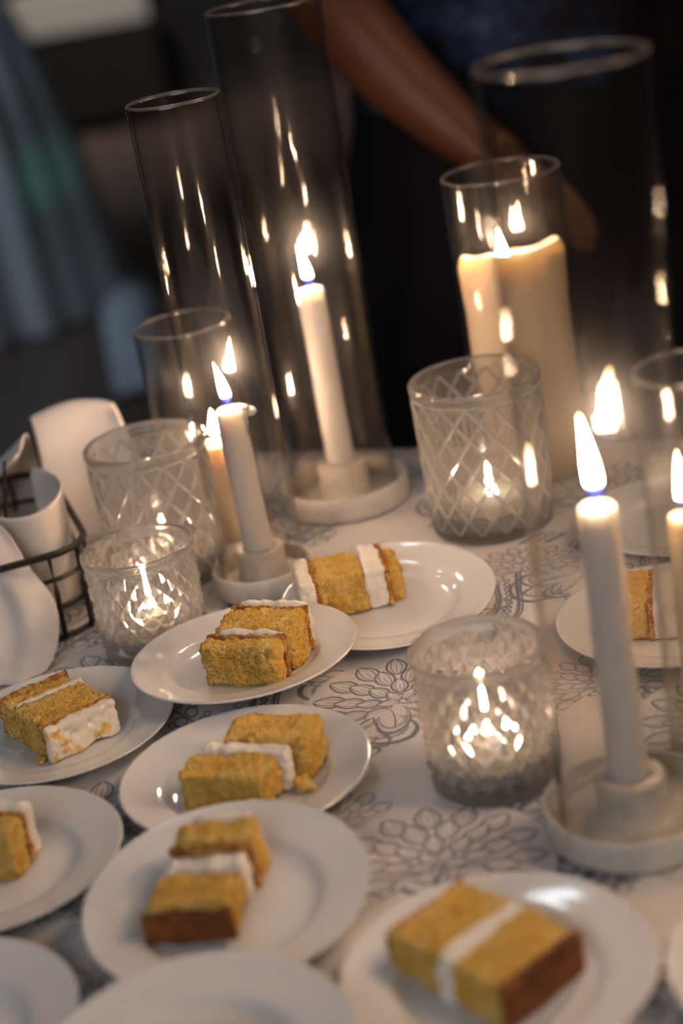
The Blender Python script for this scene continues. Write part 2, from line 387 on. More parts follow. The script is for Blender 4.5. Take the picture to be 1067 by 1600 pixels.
# ------------------------------------------------------------------ cakes
def slab(name, lx, ly, lz, mat, parent, loc, amp=.0011, res=.0016, seed=0, rot=0, rnd=.0025, fine=.0006, ylean=0, zlean=0, shear=0):
    nx, ny, nz = (max(2, int(d/res)) for d in (lx, ly, lz))
    vid, vs, fs = {}, [], []
    sd = Vector((seed*3.17, seed*1.7, seed*.9))
    def vert(i, j, k):
        key = (i, j, k)
        if key in vid: return vid[key]
        p = Vector((i/nx*lx - lx/2, j/ny*ly - ly/2, k/nz*lz))
        # soften the edges
        q = Vector((max(-lx/2+rnd, min(lx/2-rnd, p.x)), max(-ly/2+rnd, min(ly/2-rnd, p.y)), max(rnd, min(lz-rnd, p.z)))) if min(lx, ly, lz) > 2*rnd else p
        d = p - q
        if d.length > rnd: p = q + d.normalized()*rnd
        nrm = (d.normalized() if d.length > 1e-6 else Vector((p.x/lx, p.y/ly, (p.z-lz/2)/lz)).normalized())
        n1 = noise.noise((p+sd)*75); n2 = noise.noise((p+sd)*230); n3 = noise.noise((p-sd)*620)
        h = n1*amp*1.7 + noise.noise((p+sd)*38)*amp*1.2 + n2*amp*1.1 + n3*fine*1.3 - (abs(noise.noise((p+sd)*360)) < .10)*fine*1.2
        hole = noise.noise((p+sd*2)*190)
        if hole > .38: h -= (hole-.38)*amp*7
        p = p + nrm*h
        if p.z < .0002: p.z = .0002
        p.y += shear*(p.x); p.y += ylean*p.z; p.x += zlean*p.z
        vid[key] = len(vs); vs.append(p); return vid[key]
    def quad(a, b, c_, d_): fs.append((vert(*a), vert(*b), vert(*c_), vert(*d_)))
    for i in range(nx):
        for j in range(ny):
            quad((i, j, 0), (i, j+1, 0), (i+1, j+1, 0), (i+1, j, 0)); quad((i, j, nz), (i+1, j, nz), (i+1, j+1, nz), (i, j+1, nz))
    for i in range(nx):
        for k in range(nz):
            quad((i, 0, k), (i+1, 0, k), (i+1, 0, k+1), (i, 0, k+1)); quad((i, ny, k), (i, ny, k+1), (i+1, ny, k+1), (i+1, ny, k))
    for j in range(ny):
        for k in range(nz):
            quad((0, j, k), (0, j, k+1), (0, j+1, k+1), (0, j+1, k)); quad((nx, j, k), (nx, j+1, k), (nx, j+1, k+1), (nx, j, k+1))
    o = link(name, vs, fs, mat, parent); o.location = loc; o.rotation_euler = (0, 0, rot); return o
KIND = {'s': ('sponge_layer', sponge), 'f': ('frosting_layer', frosting), 'c': ('crust', crust), 'd': ('crust', dark_crust), 'm': ('frosting_layer', smeared)}
def cake(x, y, z, yaw, W_, H_, layers, label, seed, tilt=(0, 0)):
    """layers along local +x: (kind, thickness, dy, width factor, height factor)"""
    e = empty('cake_slice', (x, y, TZ + z), yaw, label, 'cake', 'slices of layer cake on plates'); e.rotation_euler = (tilt[0], tilt[1], yaw)
    tot = sum(l[1] for l in layers); p = -tot/2
    for i, l in enumerate(layers):
        kd, th = l[0], l[1]; dy, wf, hf = (list(l[2:]) + [0, 1, 1][len(l)-2:])[:3]
        nm, mt = KIND[kd]
        if kd == 's': slab(nm, th+.0012, W_*wf, H_*hf, mt, e, (p+th/2, dy, 0), .0014, .0013, seed*10+i, random.uniform(-.04, .04), .0042, .0009, shear=random.uniform(-.04, .04), zlean=random.uniform(-.03, .03))
        elif kd in 'fm': slab(nm, th+.001, W_*wf, H_*hf, mt, e, (p+th/2, dy, 0), .0012, .0015, seed*10+i, random.uniform(-.02, .02), min(.0028, th*.45), .0002)
        else: slab(nm, th+.001, W_*wf, H_*hf, mt, e, (p+th/2, dy, 0), .0008, .0014, seed*10+i, 0, min(.0012, th*.4), .0006)
        p += th
    return e
Z0 = .0062
cake(-.0035, 1.285, Z0+.0045, D(4), .058, .031, [('f', .012, 0, 1.02, 1.0), ('c', .003), ('s', .037), ('f', .016, .001, 1.0, 1.04), ('c', .003), ('s', .011, .002, .8, .86)],
     'cake slice on its side, thick frosting at its left end, before the middle candle holder', 1)
cake(-.078, 1.176, Z0+.0135, D(68), .061, .033, [('s', .016), ('c', .0024, 0, 1, 1.03), ('f', .0045, -.004, .82, 1.10), ('s', .036, -.003, 1, 1.10), ('c', .003, -.003, 1, 1.1), ('f', .005, -.006, .9, 1.12)],
     'yellow cake slice with a small dark hole in its front, on the raised plate', 2)
cake(-.088, 1.031, Z0, D(66), .061, .029, [('s', .031, .005, 1, .95), ('f', .009, 0, 1.0, 1.02), ('s', .033, -.010, 1.0, 1.12), ('c', .0024, -.012, .9, 1.08)],
     'plain yellow cake slice split by a white frosting line, on the middle plate', 3)
cake(-.1155, .887, Z0+.0095, D(76), .051, .024, [('d', .005, .001, 1.06, .86), ('s', .030, 0, 1, 1.0), ('f', .013, -.003, .95, 1.1), ('c', .003, -.005, 1, 1.32), ('s', .021, -.006, 1.0, 1.4), ('f', .004, -.007, .7, 1.46)],
     'cake slice with a dark brown crust facing front, below the middle plate', 4, (D(-3), D(-3)))
cake(.0345, .788, Z0, D(-50), .061, .027, [('c', .0022, 0, 1, .96), ('s', .036), ('f', .010, 0, 1, 1.0), ('s', .034, 0, 1, .98), ('d', .0045, 0, 1.0, .98)],
     'large cake slice lying flat with a diagonal frosting line, on the front right plate', 5)
cake(-.2270, 1.152, Z0, D(-56), .058, .028, [('c', .0025), ('s', .017, .0, 1.0, .95), ('f', .006, .002, .95, 1.0), ('s', .040, 0, 1, 1.0), ('c', .0022), ('m', .006, 0, .98, .98)],
     'yellow cake slice with a smeared white frosted side, on the far left plate', 6)
cake(-.2590, .985, Z0, D(74), .055, .036, [('s', .024, 0, 1, .94), ('c', .0035, 0, 1, .98), ('f', .010, 0, 1, 1.0)],
     'yellow cake slice cut by the left edge of the picture', 7)
cake(.2185, 1.160, Z0, D(-14), .058, .031, [('f', .003), ('s', .021, 0, 1, 1), ('c', .003), ('f', .020, 0, .98, .93), ('c', .003), ('s', .016)],
     'brown-edged cake slice behind the right taper, mostly hidden by glass', 8)
cake(-.118, .712, Z0+.0085, D(80), .05, .022, [('s', .024), ('f', .01), ('s', .024)],
     'cake slice below the bottom edge of the picture on the nearest plate', 9, (D(-3), D(-3)))
def crumb(x, y, z, s, label, seed):
    bm = bmesh.new(); bmesh.ops.create_icosphere(bm, subdivisions=3, radius=s)
    for v in bm.verts:
        n_ = noise.noise(v.co*(.9/s) + Vector((seed, 0, 0))); v.co *= 1 + .55*n_; v.co.z = max(v.co.z, -s*.6)
    me = bpy.data.meshes.new('cake_crumb'); bm.to_mesh(me); bm.free(); me.materials.append(sponge)
    o = bpy.data.objects.new('cake_crumb', me); COL.objects.link(o); o.location = (x, y, TZ+z+s*.6); tag(o, label, 'crumb')
crumb(-.2385, 1.1115, .0066, .0035, 'pale crumb on the far left plate in front of its slice', 1)
crumb(-.0545, 1.012, .0064, .0065, 'yellow crumb broken off at the right of the middle slice', 3)
crumb(-.100, .799, .0255, .003, 'small crumb on the rear rim of the bottom edge plate', 5)

# ------------------------------------------------------------------ candle holders, tapers, glass cylinders
def holder(x, y, ro, h, rc, hc, label, rh=.0122):
    w_ = .0042
    prof = [(0, .0), (ro-.003, 0), (ro-.0006, .0015), (ro, .004), (ro, h-.0022), (ro-.0010, h-.0004), (ro-.0022, h), (ro-w_+.001, h-.0004), (ro-w_, h-.002),
            (ro-w_, .0115), (ro-w_-.0012, .0102), (rc+.0015, .0100), (rc, .0115), (rc, hc-.003), (rc-.0012, hc-.0008), (rc-.003, hc), (rh+.0012, hc-.0003), (rh, hc-.0016), (rh, .012), (0, .012)]
    o = link('candle_holder', *lathe(prof, 72), marble); o.location = (x, y, TZ+.0004)
    return tag(o, label, 'candle holder', 'round marble candle holders')
def flame_mesh(R_, H_, lean, seg=20):
    prof = []
    for i in range(19):
        t = i/18; r = R_*(math.sin(PI*min(1, t**.58))**.9 if 0 < t < 1 else 0)*(1.05-.25*t); prof.append((max(r, 0), H_*t))
    prof[0] = (0, 0); prof[-1] = (0, H_)
    vs, fs = lathe(prof, seg); return [(v[0]+lean[0]*(v[2]/H_)**1.5, v[1]+lean[1]*(v[2]/H_)**1.5, v[2]) for v in vs], fs
def taper(x, y, z0, z1, r, fl, label, tilt=(0, 0), mat=None, drip=False, base_r=None, name='taper_candle', cat='candle', power=None, jag=0, seed=0):
    mat = mat or wax_white; e = empty(name, (x, y, TZ+z0), 0, label, cat); e.rotation_euler = (tilt[0], tilt[1], 0)
    L = z1-z0; br = base_r or r*1.06
    prof = [(0, 0), (br*.96, 0), (br, .001), (br, .004)] + [(br+(r-br)*t, .004+(L-.008)*t) for t in (.15, .3, .45, .6, .75, .9)] + \
           [(r*.99, L-.0035), (r*.93, L-.0015), (r*.80, L-.0004), (r*.62, L-.0006), (r*.35, L-.0018), (0, L-.0022)]
    wob = (lambda a, z: .012*math.sin(3*a+z*60+seed) + .008*math.sin(a*5-z*110)) if not jag else (lambda a, z: jag*noise.noise(Vector((math.cos(a)*2, math.sin(a)*2, z*150+seed))))
    link('wax_body', *lathe(prof, 40, wob=wob), mat, e)
    link('wick', *tube([(0, 0, L-.004), (.0002, 0, L+.003), (.0008, .0003, L+.007)], .0007, 6), wick_mat, e)
    if drip:
        dv, df = lathe([(0, -.0042), (.0024, -.0036), (.0040, -.001), (.0036, .0018), (.0018, .0034), (0, .0038)], 14)
        dv = [(v[0]*1.5 + r + .004, v[1]*.9, v[2] + L - .006) for v in dv]
        d2, f2 = tube([(r*.6, 0, L-.0015), (r*.95, 0, L-.0025), (r+.004, 0, L-.005)], lambda t: .0038-.0006*t, 10)
        d3, f3 = tube([(r*.98, -.003, L-.004), (r*1.0, -.0035, L-.014), (r*1.0, -.0035, L-.024)], lambda t: .0022-.0010*t, 8)
        link('wax_drip', *merge((dv, df), (d2, f2), (d3, f3)), mat, e)
    R_, H_, lean = fl
    link('flame', *flame_mesh(R_, H_, lean), power or flame_big, e, loc=(.0003, 0, L+.002))
    return e
def cylinder_glass(x, y, z0, r, h, label, t=.0021, tilt=(0, 0)):
    prof = [(r-t, 0), (r-.0004, 0), (r, .0006), (r, h*.25), (r, h*.5), (r, h*.75), (r+.0003, h-.0022), (r+.0003, h-.0008), (r-t*.5, h), (r-t-.0003, h-.0008), (r-t-.0003, h-.0022), (r-t, h*.75), (r-t, h*.5), (r-t, h*.25), (r-t, .0006)]
    vs, fs = lathe(prof, 112); n = 112; k = len(prof)-1
    fs += [(k*n+i, i, (i+1) % n, k*n+(i+1) % n) for i in range(n)]
    o = link('glass_cylinder', vs, fs, glass_thin); o.location = (x, y, TZ+z0); o.rotation_euler = (tilt[0], tilt[1], 0)
    tg = [(x0*math.cos(2*PI*i/96), x0*math.sin(2*PI*i/96), h-.0002) for x0 in (r-t*.5,) for i in range(96)]
    q = link('rim', *tube(tg,   .00125, 8, True), rim_glass, o)
    return tag(o, label, 'glass cylinder', 'clear glass cylinders around candles')

holder(.142, .912, .0545, .0215, .0214, .037, 'white marble candle holder at front right under the nearest taper')
taper(.1415, .9145, .0125, .210, .0112, (.0050, .052, (-.0040, .002)), 'white taper candle at front right with a tall flame, nearest the camera')
cylinder_glass(.1425, .9125, .0106, .0452, .446, 'wide tall glass cylinder around the nearest taper at right', tilt=(0, D(.9)))
holder(.008, 1.527, .0585, .024, .0226, .042, 'white marble candle holder in the middle at the far edge of the table')
taper(.0078, 1.5275, .0125, .205, .0122, (.0046, .038, (-.005, 0)), 'white taper candle in the middle of the far edge, inside the tallest glass', tilt=(0, D(-.3)))
cylinder_glass(.0078, 1.5272, .0106, .0485, .440, 'tallest glass cylinder, around the middle taper at the far edge')
holder(-.073, 1.366, .0430, .022, .0205, .037, 'small white marble candle holder left of the middle, behind the raised plate', .0132)
taper(-.0728, 1.3665, .0125, .160, .0118, (.0046, .038, (-.005, 0)), 'white taper candle with a wax drip at its top, left of the middle', tilt=(0, D(-1.0)), drip=True)
cylinder_glass(-.0722, 1.3662, .0106, .0362, .398, 'slim tall glass cylinder around the dripping taper')
cylinder_glass(.213, .966, .0006, .0345, .262, 'short glass cylinder cut by the right edge of the picture')
taper(.2045, .982, .0006, .166, .0112, (.0050, .040, (-.002, 0)), 'glowing ivory candle inside the glass at the right edge', mat=wax_ivory)
cylinder_glass(-.110, 1.512, .0006, .0430, .197, 'short glass cylinder behind the left lattice votive')
taper(-.0985, 1.492, .0006, .092, .0172, (.0050, .028, (0, 0)), 'stubby yellow candle with a ragged melted top inside the short glass at left', mat=wax_ivory, jag=.06, name='pillar_candle', seed=4)
cylinder_glass(.187, 1.531, .0006, .0522, .277, 'wide glass cylinder around the thick ivory pillar candle')
def pillar(x, y, r, h, label):
    e = empty('pillar_candle', (x, y, TZ+.0006), 0, label, 'candle')
    def top(a): return h - .0085*(1+math.sin(a)) + .007*max(0, math.cos(a-.0))**3 + .003*max(0, math.cos(a-PI))**3 + .0012*math.sin(5*a)
    seg = 120; vs, fs = [], []
    rows = [(0, 0, 0), (.97, 0, 0), (1, .002, 0), (1, .25, 1), (1, .5, 1), (1, .75, 1), (1.03, .90, 1), (1.04, .95, 1), (.99, .985, 1), (.93, 1.0, 1), (.88, .985, 1), (.78, .955, 1), (.5, .925, 1), (.22, .92, 1), (0, .92, 1)]
    for (f, zf, md) in rows:
        for i in range(seg):
            a = 2*PI*i/seg; T_ = top(a) if md == 1 else h
            rib = .006*math.sin(a*60) if (md == 1 and f >= 1) else 0
            vs.append((x*0 + r*f*(1+rib)*math.cos(a), r*f*(1+rib)*math.sin(a), zf*T_ if md else zf))
    for k in range(len(rows)-1):
        for i in range(seg):
            j = (i+1) % seg; fs.append((k*seg+i, k*seg+j, (k+1)*seg+j, (k+1)*seg+i))
    bm = bmesh.new(); me = bpy.data.meshes.new('wax_body'); me.from_pydata(vs, [], fs); bm.from_mesh(me); bmesh.ops.remove_doubles(bm, verts=[v for v in bm.verts if math.hypot(v.co.x, v.co.y) < 1e-6], dist=.02)
    bmesh.ops.recalc_face_normals(bm, faces=bm.faces); bm.to_mesh(me); bm.free(); me.polygons.foreach_set('use_smooth', [True]*len(me.polygons)); me.materials.append(wax_ivory)
    o = bpy.data.objects.new('wax_body', me); COL.objects.link(o); o.parent = e
    link('wick', *tube([(-.006, .006, h*.87), (-.0055, .006, h*.88+.010)], .0009, 6), wick_mat, e)
    link('flame', *flame_mesh(.0048, .034, (-.002, 0)), flame_big, e, loc=(-.006, .006, h*.885+.004))
pillar(.187, 1.531, .0462, .213, 'thick ivory pillar candle with a hollowed glowing top, at the far right')

# ------------------------------------------------------------------ cut-glass votives and tea lights
def votive(x, y, r, h, n, rows, style, label, depth, rot=0, taper_f=.96):
    t = .0034; zb, zt = .008, h-.0105
    vs, fs, gro = [], [], []
    rad = lambda z: r*(taper_f + (1-taper_f)*z/h)
    def add(p): vs.append(p); return len(vs)-1
    def pol(rr, a, z): return (rr*math.cos(a), rr*math.sin(a), z)
    G = []; da = 2*PI/n
    for k in range(rows+1):
        z = zb + (zt-zb)*k/rows; G.append([add(pol(rad(z)-depth, rot+da*(i+(.5 if k % 2 else 0)), z)) for i in range(n)])
    def ang(k, i): return i+(.5 if k % 2 else 0)
    def cell(ids):
        pts = [Vector(vs[q]) for q in ids]; cen = sum(pts, Vector())/len(pts); a = math.atan2(cen.y, cen.x); z = cen.z
        if style == 'point':
            ap = add(pol(rad(z)+.0004, a, z))
            for q in range(len(ids)): fs.append((ids[q], ids[(q+1) % len(ids)], ap))
        else:
            inn = []
            for p in pts:
                q = p.lerp(cen, .20); qa = math.atan2(q.y, q.x); inn.append(add(pol(rad(q.z), qa, q.z)))
            for q in range(len(ids)): k2 = (q+1) % len(ids); gro.append(len(fs)); fs.append((ids[q], ids[k2], inn[k2], inn[q]))
            ap = add(pol(rad(z)+.0002, a, z))
            for q in range(len(ids)): fs.append((inn[q], inn[(q+1) % len(ids)], ap))
    for k in range(1, rows):
        for i in range(n):
            if k % 2: L_, Rr, lo, hi = G[k][i-1], G[k][i], G[k-1][i], G[k+1][i]
            else: L_, Rr, lo, hi = G[k][i], G[k][(i+1) % n], G[k-1][i], G[k+1][i]
            cell([lo, Rr, hi, L_])
    for i in range(n):
        j = (i+1) % n
        cell([G[0][i], G[0][j], G[1][i]])
        if rows % 2: cell([G[rows][i-1], G[rows-1][i], G[rows][i]])
        else: cell([G[rows][i], G[rows-1][i], G[rows][j]])
    m_ = 4*n; nf = len(fs)
    def ring(rr, z): return [add(pol(rr, rot+2*PI*i/m_, z)) for i in range(m_)]
    def bridge(A, B):
        for i in range(m_): fs.append((A[i], A[(i+1) % m_], B[(i+1) % m_], B[i]))
    def zig(row, k, Rg):
        off = 2 if k % 2 else 0
        for i in range(n):
            c0 = 4*i+off
            for q in (-2, -1, 0, 1): fs.append((row[i], Rg[(c0+q) % m_], Rg[(c0+q+1) % m_]))
            fs.append((row[i], Rg[(c0+2) % m_], row[(i+1) % n]))
    # rim
    ra = rad(h); R1 = ring(ra-.0002, zt+.0028); zig(G[rows], rows, R1)
    rs = [R1, ring(ra+.0003, h-.004), ring(ra+.0001, h-.0015), ring(ra-.0012, h), ring(ra-t+.0004, h-.0004), ring(ra-t-.0006, h-.002)]
    for zz in (.75, .5, .25): rs.append(ring(rad(h*zz)-t-.0010, h*zz))
    rs += [ring(rad(0)-t-.003, .0105), ring(rad(0)-t-.008, .0085), ring(.004, .0080)]
    for A, B in zip(rs, rs[1:]): bridge(A, B)
    fs.append(tuple(rs[-1]))
    # foot
    F1 = ring(rad(0)-depth*.6, zb-.0025); zig(G[0], 0, F1)
    fr = [F1, ring(rad(0)-.001, .0022), ring(rad(0)-.003, 0), ring(rad(0)-.009, 0), ring(rad(0)-.014, .0016), ring(.004, .0018)]
    for A, B in zip(fr, fr[1:]): bridge(A, B)
    fs.append(tuple(fr[-1]))
    o = link('votive_glass', vs, fs, cut_glass, flat=range(nf)); o.data.materials.append(cut_groove)
    for q in gro: o.data.polygons[q].material_index = 1
    o.location = (x, y, TZ+.0008); tag(o, label, 'votive', 'cut-glass votive holders')
    return o
def tealight(x, y, r, h, z0, label, fl=(.0036, .014, (0, 0))):
    e = empty('tealight', (x, y, TZ+z0), 0, label, 'candle', 'tea lights inside cut-glass votives')
    link('cup', *lathe([(0, 0), (r-.0012, 0), (r-.0003, .0008), (r, .002), (r, h-.0006), (r+.0006, h), (r-.0004, h), (r-.0007, h-.001), (r-.0007, .0022), (0, .0018)], 40), glass_thin, e)
    link('wax_body', *lathe([(0, .003), (r-.0009, .003), (r-.0009, h-.0035), (r-.002, h-.0028), (r*.4, h-.0032), (0, h-.0035)], 36), wax_tea, e)
    link('wick', *tube([(0, 0, h-.005), (0, 0, h+.003)], .0006, 6), wick_mat, e)
    link('flame', *flame_mesh(*fl, 14), flame_small, e, loc=(0, 0, h-.0005))
    return e
votive(-.163, 1.287, .0447, .087, 20, 8, 'point', 'faceted diamond-cut glass votive at left, beside the wire basket', .0032, .1)
tealight(-.161, 1.288, .0268, .021, .0096, 'lit tea light inside the left diamond-cut votive')
votive(.068, .996, .0432, .096, 18, 8, 'point', 'faceted diamond-cut glass votive at right of the middle, nearest the camera', .0034, .0)
tealight(.068, .996, .0262, .021, .0096, 'lit tea light inside the nearest diamond-cut votive')
votive(-.155, 1.427, .0522, .125, 15, 7, 'pane', 'lattice-cut glass votive at left, behind the diamond-cut one', .0026, .2)
tealight(-.154, 1.428, .0310, .022, .0096, 'lit tea light inside the left lattice votive', (.0038, .015, (0, 0)))
votive(.129, 1.417, .0560, .134, 16, 8, 'pane', 'tall lattice-cut glass votive in front of the thick pillar candle', .0026, .1)
tealight(.130, 1.416, .0330, .022, .0096, 'lit tea light inside the tall lattice votive by the pillar')

# ------------------------------------------------------------------ wire basket and napkins
def rrect(cx, cy_, hx, hy, rc, z, n=8):
    P = []
    for (sx, sy, a0) in ((1, 1, 0), (-1, 1, PI/2), (-1, -1, PI), (1, -1, 1.5*PI)):
        for i in range(n+1):
            a = a0+PI/2*i/n; P.append((cx+sx*(hx-rc)+rc*math.cos(a), cy_+sy*(hy-rc)+rc*math.sin(a), z))
    return P
bk = empty('wire_basket', (-.372, 1.402, TZ+.0022), D(15), 'black wire basket holding white napkins at the left edge', 'basket')
BX, BY, BR = .140, .105, .034
link('rim', *tube(rrect(0, 0, BX+.004, BY+.004, BR, .074), .0030, 10, True), wire_mat, bk)
for z in (.0012, .027, .051): link('wire_hoop', *tube(rrect(0, 0, BX, BY, BR, z), .0021, 8, True), wire_mat, bk)
pr = rrect(0, 0, BX+.002, BY+.002, BR, 0)
for i in (0, 4, 8, 9, 13, 17, 18, 22, 26, 27, 31, 35):
    x, y, _ = pr[i]; link('upright', *tube([(x, y, 0), (x*1.01, y*1.01, .04), (x*1.01, y*1.01, .074)], .0022, 8), wire_mat, bk)
for i in range(-3, 4): link('bottom_wire', *tube([(i*.03, -BY, .0012), (i*.03, BY, .0012)], .0015, 6), wire_mat, bk)
linen = M('napkin_linen'); ln = linen.noise(12); linen.bsdf(linen.ramp(ln, [(.3, (.70, .66, .63)), (.7, (.78, .75, .73))]), .85, .2)
linen.b.inputs['Subsurface Weight'].default_value = 0; linen.bump(linen.noise(500), .2, .0006)
def sheet(name, grid, label, thick=.0011, sub=2, mat=None):
    nr, nc = len(grid), len(grid[0]); vs = [p for row in grid for p in row]
    fs = [(i*nc+j, i*nc+j+1, (i+1)*nc+j+1, (i+1)*nc+j) for i in range(nr-1) for j in range(nc-1)]
    o = link(name, vs, fs, mat or linen.m); s = o.modifiers.new('subdivision', 'SUBSURF'); s.levels = s.render_levels = sub
    s2 = o.modifiers.new('thickness', 'SOLIDIFY'); s2.thickness = thick; s2.offset = 0
    return tag(o, label, 'napkin', 'white napkins in the wire basket')
# open loop of cloth standing at the right end of the basket
def loop(cx, cy_, r0, r1, z0, z1, a0, a1, tiltz, seed, n=16, rows=6):
    g = []
    for i in range(rows):
        t = i/(rows-1); row = []
        for j in range(n):
            a = a0+(a1-a0)*j/(n-1); rr = (r0+(r1-r0)*t)*(1+.10*noise.noise(Vector((math.cos(a)*1.3, math.sin(a)*1.3, t*1.5+seed))))
            z = z0+(z1-z0)*t + tiltz*t*math.sin(a)
            row.append((cx+rr*math.cos(a)*1.0, cy_+rr*math.sin(a), TZ+z))
        g.append(row)
    return g
sheet('napkin', loop(-.2595, 1.398, .028, .0325, .010, .108, D(-215), D(85), .010, 1), 'white napkin folded into an open loop, in the middle of the basket heap')
# tall flap behind it
g = []
for i, (yy, zz) in enumerate(((1.505, .008), (1.515, .05), (1.528, .095), (1.536, .121), (1.545, .130), (1.557, .126), (1.567, .095), (1.572, .04))):
    g.append([(-.262+.083*(j/6)+.003*math.sin(i*.9)-.006*(j == 6 and 2 < i < 6), yy+.012*math.cos((j-3)/3*1.3)-.012+.005*noise.noise(Vector((j*.5, i*.5, 2))), TZ+zz+.007*math.sin(j/6*PI)*(zz > .03)) for j in range(7)])
sheet('napkin', g, 'white napkin standing as a tall flap at the back of the basket')
# front napkin hanging out under the rim
g = []
for i, (zz, xl, yl, xr, yr) in enumerate(((0.1000, -0.3450, 1.3299, -0.2750, 1.3527),
        (0.0880, -0.3450, 1.3179, -0.2660, 1.3471),
        (0.0700, -0.3450, 1.3079, -0.2570, 1.3335),
        (0.0620, -0.3450, 1.2939, -0.2490, 1.3197),
        (0.0450, -0.3450, 1.2839, -0.2400, 1.3141),
        (0.0280, -0.3450, 1.2739, -0.2380, 1.3066),
        (0.0110, -0.3450, 1.2559, -0.2410, 1.2938),
        (0.0035, -0.3450, 1.2399, -0.2500, 1.2614))):
    g.append([(xl + (xr-xl)*j/9, yl + (yr-yl)*j/9 + (.0095*math.sin(j*1.35+i*.22) + .004*math.sin(j*2.9+i*.5))*(i > 2)*(1-.4*(i == 7)) + .003*math.sin(j*2.6), TZ + zz + .003*math.sin(j*.9+i)*(zz > .02)) for j in range(10)])
sheet('napkin', g, 'white napkin hanging over the front of the basket down to the cloth')
g = []
for i in range(7):
    t = i/6; g.append([(-.395+.128*(j/7), 1.515+.040*math.sin(t*PI*1.2)-.012*math.cos(j), TZ+.008+.118*math.sin(t*PI*.62)*(.85+.15*math.sin(j*.9+1)) ) for j in range(8)])
sheet('napkin', g, 'bluish white napkin bunched at the far left behind the others')
twig_v, twig_f = [], []
for i in range(150):
    x = -.325+random.uniform(-.05, .036); y = 1.405+random.uniform(-.03, .045); z = .012
    L_ = random.uniform(.085, .118); dx, dy = random.uniform(-.02, .02), random.uniform(-.02, .01)
    v, f = tube([(x, y, TZ+z), (x+dx*.4, y+dy*.4, TZ+z+L_*.55), (x+dx, y+dy, TZ+z+L_)], .0013, 4); o_ = len(twig_v); twig_v += v; twig_f += [tuple(q+o_ for q in ff) for ff in f]
tw = link('dried_twigs', twig_v, twig_f, plain('dark_twig', (.02, .014, .010), .6, .4, .6, 60)); tag(tw, 'bundle of dark spiky twigs between the napkins in the basket', 'twigs', None, 'stuff')

# ------------------------------------------------------------------ people behind
skin_m = plain('skin', (.10, .037, .018), .5, .4, .06, 10)
def figure(nodes, edges, name, mat, parent, sub=2, root=0):
    """one continuous body: joints with radii, grown by a Skin modifier"""
    me = bpy.data.meshes.new(name); me.from_pydata([n[0] for n in nodes], edges, []); o = bpy.data.objects.new(name, me); COL.objects.link(o); o.parent = parent
    s = o.modifiers.new('skin', 'SKIN'); s.use_smooth_shade = True
    for i, n in enumerate(nodes):
        d = me.skin_vertices[0].data[i]; r = n[1]; d.radius = (r, r) if not isinstance(r, tuple) else r; d.use_root = (i == root)
    b = o.modifiers.new('subdivision', 'SUBSURF'); b.levels = b.render_levels = sub; me.materials.append(mat); return o
class Sk:
    def __init__(s): s.n, s.e = [], []
    def add(s, p, r, par=None):
        s.n.append((tuple(p), r)); i = len(s.n)-1
        if par is not None: s.e.append((par, i))
        return i
    def chain(s, par, pts):
        for p, r in pts: par = s.add(p, r, par)
        return par
def hand(sk, wrist, d, side, palm, ln=1.0, curl=.5):
    """palm along d, thumb towards side, fingers curling towards palm normal"""
    d, side, palm = Vector(d).normalized(), Vector(side).normalized(), Vector(palm).normalized()
    pos = Vector(sk.n[wrist][0]); pm = sk.add(pos + d*.045, (.026, .016), wrist); pe = sk.add(pos + d*.080, (.026, .013), pm)
    base = Vector(sk.n[pe][0])
    for k, (off, L_) in enumerate(((.030, .072), (.010, .080), (-.010, .074), (-.030, .058))):
        b = base + side*off + d*.012; q = sk.add(b, .0088, pe)
        for t, bend in ((.42, .35), (.74, .9), (1.0, 1.5)):
            b = b + (d*math.cos(bend*curl) + palm*math.sin(bend*curl))*L_*(.42 if t == .42 else .30); q = sk.add(b, .0086-.0018*t, q)
    b = pos + d*.030 + side*.030; q = sk.add(b, .011, pm); q = sk.add(b + side*.022 + d*.020 + palm*.008, .0098, q); sk.add(b + side*.028 + d*.048 + palm*.016, .0082, q)
# the guest behind the table, right forearm across the front
P1 = empty('person', (.29, 2.17, 0), 0, 'person in dark clothes behind the table, bare forearm reaching down to the right', 'person')
sk = Sk(); ox, oy = .29, 2.17
def L(p): return (p[0]-ox, p[1]-oy, p[2])
pel = sk.add(L((.29, 2.17, .93)), (.16, .115)); sp = sk.chain(pel, [(L((.29, 2.17, 1.08)), (.135, .10)), (L((.28, 2.17, 1.24)), (.155, .11)), (L((.28, 2.17, 1.38)), (.13, .085))])
nk = sk.chain(sp, [(L((.28, 2.16, 1.47)), .055), (L((.28, 2.15, 1.52)), .052)]); sk.chain(nk, [(L((.28, 2.14, 1.58)), (.070, .085)), (L((.28, 2.14, 1.66)), (.075, .092)), (L((.28, 2.15, 1.72)), (.055, .07))])
sh = sk.chain(sp, [(L((.12, 2.17, 1.40)), .055), (L((.085, 2.14, 1.30)), .050), (L((.058, 2.045, 1.185)), .0475)])
wr = sk.chain(sh, [(L((.100, 1.99, 1.125)), .0500), (L((.129, 1.97, 1.075)), .0475), (L((.172, 1.95, 1.025)), .0400), (L((.214, 1.930, .976)), .0320)])
hand(sk, wr, (.72, -.25, -.62), (.2, -.85, .45), (-.5, .1, -.8))
s2 = sk.chain(sp, [(L((.44, 2.17, 1.40)), .055), (L((.50, 2.20, 1.25)), .046), (L((.52, 2.24, 1.12)), .041)]); w2 = sk.chain(s2, [(L((.46, 2.33, 1.03)), .036), (L((.40, 2.37, .97)), .027)]); hand(sk, w2, (-.8, .2, -.5), (0, .2, .9), (-.2, -.9, 0))
